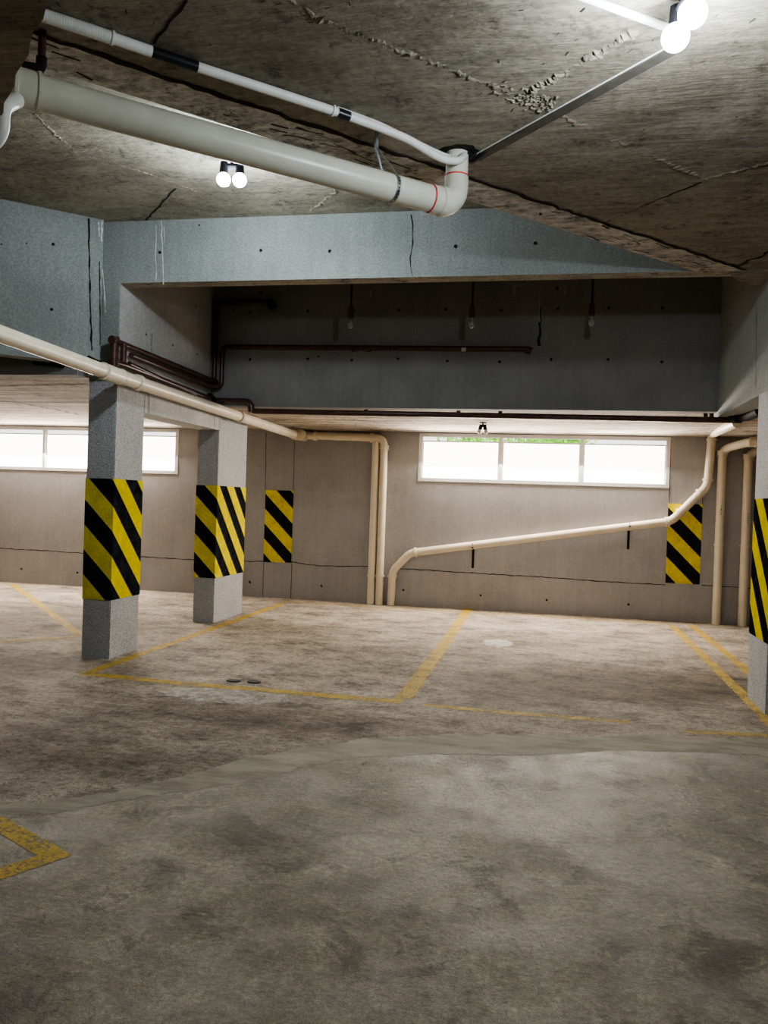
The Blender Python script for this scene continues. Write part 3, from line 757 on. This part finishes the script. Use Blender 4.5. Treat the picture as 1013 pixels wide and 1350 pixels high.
# cables at the hole
e = thing('hole_cables', 'black cables coming out of the hole above the drain riser', 'cable', (hc.x, hc.y, ZA))
for k in range(4):
    a = k*.7+.3; p = hc + Vector((.06*math.cos(a), .05*math.sin(a), 0))
    part('cable', tube(bmesh.new(), rounded([p+Vector((0, 0, .0)), p+Vector((.02, .01, -.035)), p+Vector((.06, -.03, -.04)), p+Vector((.10, -.03, 0))], .03, 4), .007, 8), M['black'], e)
# stub pipe with fitting near the upper left corner
s0 = I_(56, 40, ZA); 
e = thing('rusty_stub_pipe', 'dark brown stub pipe with a fitting hanging beside the near beam', 'pipe', (s0.x, s0.y, ZA))
b0 = Vector((s0.x, s0.y, ZA)); b1 = Vector((s0.x, s0.y, ZA-.14))
part('pipe', tube(bmesh.new(), [b0, b1], .016, 14), M['brown'], e)
part('fitting', tube(bmesh.new(), rounded([b1+Vector((0, 0, .03)), b1+Vector((0, 0, -.02)), b1+cn*.07+Vector((0, 0, -.03))], .02, 5), .022, 14), M['brown_dark'], e)
# small white bent pipe at the left edge
g = [at(20, 128, 2, 2.98), at(4, 150, 2, 2.93), at(4, 150, 2, 2.93)+Vector((0, 0, -.12)), at(-14, 190, 2, 2.78)]
e = thing('bent_branch_pipe', 'small white bent pipe dropping beside the thick drain pipe at the left edge', 'pipe', g[0])
g = [at(-60, 110, 2, 2.97), at(-16, 108, 2, 2.97), at(-8, 175, 2, 2.84), at(-60, 215, 2, 2.80)]
part('pipe', tube(bmesh.new(), rounded([at(22, 132, 2, 3.03), at(2, 142, 2, 2.94), at(2, 178, 2, 2.84), at(-30, 205, 2, 2.78)], .07, 8), .030, 18), M['pvc_white'], e)

# brown pipes on the side lintel and rear beam
XP = XS+.05; YQ = YD-.045
def S_(u, v, x=XP): return at(u, v, 0, x)
def D_(u, v, y=YQ): return at(u, v, 1, y)
a0 = S_(148, 450); a0.y = 6.86
z_t0, z_t1 = 2.80, 2.80
U0 = Vector((XP, 6.74, 2.83)); U1 = Vector((XP, YQ-.02, 2.80)); U0.z = at(144, 447, 1, 6.74).z
up1 = [(XP-.03, 6.70, at(141, 470, 1, 6.70).z), (XP-.03, 6.70, at(141, 449, 1, 6.70).z), (XP, YQ, S_(280, 502).z), (XS+.05, YQ, D_(281, 400).z), (D_(345, 397).x, YQ, D_(345, 397).z), (D_(362, 404).x, YQ-.05, D_(362, 404).z)]
e = pipe_thing('brown_pipe', 'brown pipe along the lintel, up the corner, ending in a stub near the top', 'pipe', [up1], .027, M['brown'], group='brown pipes on the beams', bend=.05, seg=14)
part('stub_fitting', tube(bmesh.new(), [D_(354, 398), D_(362, 406)+Vector((0, -.04, 0))], .045, 14), M['brown_dark'], e)
for p, d in ((up1[1], (0, 1, 0)), (up1[2], (0, 1, 0)), (up1[3], (0, 0, 1))):
    part('elbow_fitting', tube(bmesh.new(), [Vector(p)-Vector(d)*.045, Vector(p)+Vector(d)*.045], .037, 14), M['brown'], e)
zc2 = S_(283, 512).z
up2 = [(XP+.0, 6.95, S_(156, 462).z), (XP, YQ-.09, zc2), (XP+.09, YQ, zc2+.02), (XP+.09, YQ, D_(290, 457).z), (D_(699, 460).x, YQ, D_(699, 460).z)]
e = pipe_thing('brown_pipe', 'dark brown pipe along the lintel and across the middle of the rear beam', 'pipe', [up2], .027, M['brown'], group='brown pipes on the beams', bend=.06, seg=14)
part('end_elbow', tube(bmesh.new(), [D_(694, 460), D_(701, 463)], .036, 14), M['brown'], e)
for u in (467, 486, 612):
    o = part('pipe_clip', tube(bmesh.new(), [D_(u-3, 460), D_(u+3, 460)], .031, 12), M['steel'] if u == 612 else M['brown'], e)
z3 = S_(286, 528).z
dn = [(XP-.02, 6.68, at(141, 478, 1, 6.68).z), (XP+.0, 6.82, S_(160, 480).z), (XP+.0, YQ+.0, S_(292, 531).z), (D_(330, 530).x, YQ, D_(330, 529).z), (D_(332, 545).x, YQ, 2.465), (XR+.09, YQ, 2.475), (3.4, YQ-.15, 2.50)]
dn[5] = (XR+.22, YQ, 2.44); dn[6] = (2.6, YQ-.3, 2.44); dn[4] = (dn[4][0], YQ, 2.475)
dn = dn[:6]
e = pipe_thing('brown_pipe', 'dark brown pipe along the lintel and under the foot of the rear beam', 'pipe', [dn], .03, M['brown'], group='brown pipes on the beams', bend=.05, seg=14)
part('elbow_fitting', tube(bmesh.new(), [D_(331, 534), D_(332, 543)], .042, 14), M['brown'], e)
part('valve', tube(bmesh.new(), [(XP, YQ-.12, S_(292, 529).z+.01), (XP, YQ-.02, S_(292, 531).z)], .045, 12), M['brown_dark'], e)
for u in (483, 605, 660, 930, 938):
    p = D_(u, 547); part('pipe_clip', tube(bmesh.new(), [(p.x-.02, YQ, 2.472-.0*u), (p.x+.02, YQ, 2.472)], .037, 12), M['brown'], e)
e = pipe_thing('brown_pipe', 'short dark brown pipe between the upper and lower runs on the lintel', 'pipe', [[(XP+.01, 6.9, S_(152, 474).z), (XP, 8.35, S_(255, 520).z)]], .024, M['brown'], group='brown pipes on the beams', seg=14)
e = thing('pipe_manifold', 'cluster of brown pipe elbows on the corner of the closest left pillar', 'pipe fitting', (XP-.03, 6.72, 2.7))
zt_, zb_ = at(141, 447, 1, 6.70).z, at(141, 480, 1, 6.70).z
part('riser', tube(bmesh.new(), [(XP-.03, 6.70, zb_), (XP-.03, 6.70, zt_)], .036, 16), M['brown'], e)
part('riser', tube(bmesh.new(), [(XP+.03, 6.76, zb_+.03), (XP+.03, 6.76, zt_-.03)], .028, 16), M['brown'], e)
part('collar', tube(bmesh.new(), [(XP-.03, 6.70, zt_-.03), (XP-.03, 6.70, zt_+.02)], .045, 16), M['brown'], e)
part('collar', tube(bmesh.new(), [(XP-.03, 6.70, zb_-.02), (XP-.03, 6.70, zb_+.03)], .045, 16), M['brown'], e)
part('side_branch', tube(bmesh.new(), rounded([(XP-.03, 6.70, zb_), (XP-.14, 6.66, zb_-.01), (XP-.24, 6.62, zb_+.04)], .05, 5), .028, 14), M['brown_dark'], e)
# dark pipe stub on the left beam, right fitting
p = at(45, 476, 1, 6.598); q_ = at(84, 482, 1, 6.598)
e = thing('black_pipe_stub', 'short black pipe end under the skew beam above the long cream pipe', 'pipe', p)
part('pipe', tube(bmesh.new(), [p, q_], .022, 14), M['black'], e); part('coupling', tube(bmesh.new(), [p, p.lerp(q_, .25)], .03, 14), M['brown_dark'], e)
e = thing('black_pipe_elbow', 'black pipe elbow at the end of the low brown pipe beside the right pillar', 'pipe fitting', at(985, 549, 1, 8.6))
part('elbow', tube(bmesh.new(), rounded([at(966, 550, 1, 8.78), at(984, 549, 1, 8.6), at(1003, 541, 1, 8.15)], .08, 6), .05, 16), M['black'], e)
part('collar', ring_on(bmesh.new(), at(974, 550, 1, 8.68), (1, -.3, 0), .052, .06), M['black'], e)

# ================================================================= LAMPS
def twin_lamp(label, top, dirv, r, lit, size=1.0, spread=.07, tilt=0, drop=0):
    e = thing('twin_lamp', label, 'lamp', top, 'twin bulb lamps')
    d = Vector(dirv).normalized(); top = Vector(top)
    part('ceiling_plate', tube(bmesh.new(), [top-Vector((0, 0, .012)), top], .05*size, 20), M['black'], e)
    part('stem', tube(bmesh.new(), [top-Vector((0, 0, drop+.05*size)), top-Vector((0, 0, .008))], .012, 12), M['black'], e)
    top = top-Vector((0, 0, drop))
    part('crossbar', tube(bmesh.new(), [top-Vector((0, 0, .05*size))-d*spread*.9, top-Vector((0, 0, .05*size))+d*spread*.9], .014*size, 12), M['black'], e)
    for s in (-1, 1):
        c = top + d*s*spread
        b = c + d*s*tilt*.08
        sk_ = part('socket', tube(bmesh.new(), [c-Vector((0, 0, .03*size)), c.lerp(b, .5)-Vector((0, 0, .10*size))], [.022*size, .027*size], 16), M['black'], e)
        bc = b - Vector((0, 0, .10*size+r*.85))
        bm = tube(bmesh.new(), [b-Vector((0, 0, .095*size)), bc+Vector((0, 0, r*.55)), bc+Vector((0, 0, r*.3))], [.02*size, r*.7, r*.9], 20); 
        sphere(bm, bc, r, 24)
        o = part('bulb', bm, M['bulb'] if lit else M['bulb_off'], sk_)
        if lit:
            o['label'] = 'glowing round bulb'
    return e
t1 = at(309, 212, 2, ZC); cx = at(305.5, 237, 2, 3.72)
twin_lamp('lit twin bulb lamp on the high ceiling seen under the thick drain pipe', (cx.x, cx.y, ZC), RX.xy.to_3d(), .048, True, 1.15, .056, 0, .055)
cb = at(902, 33, 2, 3.24)
twin_lamp('lit twin bulb lamp at the upper right where the white conduit ends', (cb.x, cb.y, ZA), (.25, -1, 0), .05, True, 1.0, .075)
cc_ = at(637, 557, 2, ZL)
twin_lamp('unlit twin bulb lamp under the low ceiling in front of the window', (cc_.x, cc_.y, ZL), (1, 0, 0), .028, False, .9, .022, .25)
for lab, u, v in (('bare bulb hanging on a cord before the rear beam, leftmost of three', 462, 434), ('bare bulb hanging on a cord before the rear beam, middle of three', 622, 433), ('bare bulb hanging on a cord before the rear beam, rightmost of three', 780, 431)):
    p = at(u, v, 1, 8.2)
    e = thing('hanging_bulb', lab, 'lamp', (p.x, p.y, ZC), 'hanging bulbs before the rear beam')
    part('cord', tube(bmesh.new(), [(p.x, p.y, ZC), (p.x, p.y, p.z+.22)], .009, 8), M['brown_dark'], e)
    sk_ = part('socket', tube(bmesh.new(), [(p.x, p.y, p.z+.25), (p.x, p.y, p.z+.21), (p.x, p.y, p.z+.11), (p.x, p.y, p.z+.10)], [.010, .026, .030, .02], 14), M['brown'], e)
    bm = tube(bmesh.new(), [(p.x, p.y, p.z+.10), (p.x, p.y, p.z+.06)], [.016, .028], 14); sphere(bm, Vector((p.x, p.y, p.z+.04)), .034, 16, 1.2)
    part('bulb', bm, M['lampglass'], sk_)

# ================================================================= FLOOR MARKS
def line(label, pts, w, mat='paint', group='yellow parking lines'):
    P = [Vector((p.x, p.y, .0015)) for p in (at(u, v, 2, 0) for u, v in pts)]
    # follow a polyline with mitred corners
    bm = bmesh.new(); prev = None; n = len(P)
    for i, p in enumerate(P):
        d1 = (P[i]-P[i-1]).normalized() if i else (P[1]-P[0]).normalized()
        d2 = (P[i+1]-P[i]).normalized() if i < n-1 else d1
        m = (d1+d2).normalized(); s = Vector((-m.y, m.x, 0)); k = w/2/max(.35, s.dot(Vector((-d1.y, d1.x, 0))))
        r_ = (bm.verts.new(p+s*k), bm.verts.new(p-s*k))
        if prev: bm.faces.new((prev[0], r_[0], r_[1], prev[1]))
        prev = r_
    c = P[0].copy(); c.z = 0
    bmesh.ops.translate(bm, verts=bm.verts, vec=-c)
    for f in bm.faces:
        f.normal_update()
        if f.normal.z < 0: f.normal_flip()
    me = bpy.data.meshes.new('parking_line'); bm.to_mesh(me); bm.free(); me.materials.append(M[mat])
    o = bpy.data.objects.new('parking_line', me); col.objects.link(o); o.location = c; tag(o, label, 'floor marking', group)
line('yellow line on the floor passing the feet of the two left pillars', [(110, 889), (200, 857), (285, 827), (372, 796)], .10)
line('yellow line crossing the floor from the left corner mark to the middle line', [(112, 888), (250, 902), (330, 908), (440, 918), (530, 925)], .12, 'paint')
line('faded yellow floor line running on to the right of the middle line', [(560, 929), (640, 937), (700, 942), (830, 952)], .09, 'paint_worn')
line('faint yellow floor line at the right before the right pillar', [(905, 964), (960, 967), (1060, 973)], .09, 'paint_worn')
line('yellow line between the bays ending at the back wall under the window', [(531, 922), (560, 884), (588, 846), (617, 803)], .13, 'paint')
line('yellow line left of the pair running from the back wall to the right pillar', [(886, 825), (935, 872), (985, 921), (1040, 978)], .10)
line('shorter yellow line right of the pair ending behind the right pillar', [(912, 825), (950, 855), (1000, 897)], .10)
line('thin yellow line along the foot of the back wall', [(372, 793), (480, 799.5), (640, 808.5), (760, 815.5), (884, 822.5)], .07, 'paint_worn')
line('yellow line in the left bay running towards the closest left pillar', [(15, 770), (55, 799), (103, 836)], .10, 'paint')
line('faded yellow line across the left bay behind the closest left pillar', [(-60, 849), (0, 846), (103, 839)], .08, 'paint_worn')
line('yellow corner mark on the near floor at the left edge', [(-60, 1060), (0, 1086), (72, 1128), (0, 1152), (-80, 1180)], .10, 'paint')

# scraps
for lab, u, v, w_ in (('flat dark scrap on the yellow line, left one of two', 308, 898, .11), ('flat dark scrap beside the yellow line, right one of two', 336, 899.5, .11)):
    p = at(u, v, 2, 0); bm = bmesh.new()
    ring_ = [(math.cos(a)*w_*.55*random.uniform(.8, 1.1), math.sin(a)*w_*.38*random.uniform(.8, 1.1)) for a in [2*math.pi*k/12 for k in range(12)]]
    prism(bm, ring_, 0.0, .008)
    me = bpy.data.meshes.new('floor_scrap'); bmesh.ops.recalc_face_normals(bm, faces=bm.faces); bm.to_mesh(me); bm.free(); me.materials.append(M['scrap'])
    o = bpy.data.objects.new('floor_scrap', me); col.objects.link(o); o.location = (p.x, p.y, .0); tag(o, lab, 'scrap', 'dark scraps on the floor')
# pale splash with green rim, white chips
def splash(name, label, u, v, a, b, mat, ring=False):
    p = at(u, v, 2, 0); bm = bmesh.new()
    out = [Vector((math.cos(k)*a*random.uniform(.85, 1.1), math.sin(k)*b*random.uniform(.85, 1.1), .003)) for k in [2*math.pi*i/28 for i in range(28)]]
    if ring:
        vo = [bm.verts.new(q) for q in out]; vi = [bm.verts.new(q*.86+Vector((0, 0, .0004))) for q in out]
        for i in range(28): bm.faces.new((vo[i], vo[(i+1) % 28], vi[(i+1) % 28], vi[i]))
    else: bm.faces.new([bm.verts.new(q) for q in out])
    me = bpy.data.meshes.new(name); bm.to_mesh(me); bm.free(); me.materials.append(mat)
    o = bpy.data.objects.new(name, me); col.objects.link(o); o.location = (p.x, p.y, 0); tag(o, label, 'stain'); return o
def faded(name, c, thr):
    t = NT(name); n = t.noise(9, 8, .8); t.link(t.ramp(n, [(thr-.03, 0.0), (thr+.2, .55)]), t.b.inputs['Alpha']); return t.done(c, .6)
splash('pale_splash', 'pale whitish splash on the floor between the middle line and right lines', 657, 848, .17, .26, faded('pale_splash', (.70, .68, .62), .30))
splash('green_ring', 'thin greenish ring round the pale splash on the floor', 657, 848, .22, .33, faded('green_ring', (.22, .32, .14), .45), True)
splash('white_dust', 'patch of white dust on the floor before the left bay line', 300, 918, .55, .22, faded('white_dust', (.66, .63, .56), .36))

# ================================================================= OUTSIDE
rnd = random.Random(5); bm = bmesh.new()
for k in range(1500):
    c = Vector((rnd.choice([rnd.gauss(-.2, .35), rnd.gauss(-1.2, .25), rnd.gauss(.15, .2)]), rnd.uniform(13.0, 13.5), rnd.uniform(2.50, 2.75)))
    d = Vector((rnd.gauss(0, 1), rnd.gauss(0, 1), rnd.gauss(0, 1))).normalized(); s2 = d.orthogonal().normalized(); L = rnd.uniform(.03, .07)
    bm.faces.new([bm.verts.new(q) for q in (c-d*L, c+s2*L*.45, c+d*L, c-s2*L*.45)])
me = bpy.data.meshes.new('foliage'); bm.to_mesh(me); bm.free(); me.materials.append(M['leaf'])
o = bpy.data.objects.new('foliage', me); col.objects.link(o); o['kind'] = 'stuff'; tag(o, 'green leaves outside the top strip of the window', 'foliage')

w = bpy.data.worlds.new('sky'); bpy.context.scene.world = w; w.use_nodes = True
w.node_tree.nodes['Background'].inputs[0].default_value = (1, .98, .94, 1); w.node_tree.nodes['Background'].inputs[1].default_value = 3.0

# ================================================================= LIGHT
def area(name, loc, rot, sx, sy, power, c):
    l = bpy.data.lights.new(name, 'AREA'); l.shape = 'RECTANGLE'; l.size = sx; l.size_y = sy; l.energy = power; l.color = c
    o = bpy.data.objects.new(name, l); col.objects.link(o); o.location = loc; o.rotation_euler = rot
def point(name, loc, power, c, r=.06):
    l = bpy.data.lights.new(name, 'POINT'); l.energy = power; l.color = c; l.shadow_soft_size = r
    o = bpy.data.objects.new(name, l); col.objects.link(o); o.location = loc
WARM = (1, .90, .79); COOL = (.82, .93, 1.0)
LW = 330; LB = 80
# daylight entering at the windows
for a, b, z0, z1 in WIN:
    area('window_daylight', ((a+b)/2, YW-.05, (z0+z1)/2), (math.radians(-60), 0, 0), b-a-.15, z1-z0-.12, LW, WARM)
point('lamp_or_fill_light', (cx.x, cx.y, 3.60), LB, COOL, .05)
point('lamp_or_fill_light', (cb.x, cb.y, 3.10), LB, COOL, .05)
# added fill light behind the viewer, no lamp known there
point('lamp_or_fill_light', (2.0, -1.5, 3.2), 14, (.95, .95, .9), .1)

# ================================================================= CAMERA
cam = bpy.data.cameras.new('camera'); co = bpy.data.objects.new('camera', cam); col.objects.link(co)
cam.sensor_fit = 'VERTICAL'; cam.sensor_height = 36; cam.sensor_width = 27; cam.lens = 36*F/H
cam.clip_start = .05; cam.clip_end = 200
mw = Matrix((( RX.x, UP.x, -fwd.x, 0), (RX.y, UP.y, -fwd.y, 0), (RX.z, UP.z, -fwd.z, 0), (0, 0, 0, 1)))
co.matrix_world = Matrix.Translation(EYE) @ mw
sc = bpy.context.scene; sc.camera = co
sc.view_settings.view_transform = 'AgX'; sc.view_settings.look = 'AgX - Medium High Contrast'
sc.view_settings.exposure = -0.2
sc.cycles.use_denoising = True
sc.cycles.max_bounces = 8; sc.cycles.diffuse_bounces = 5
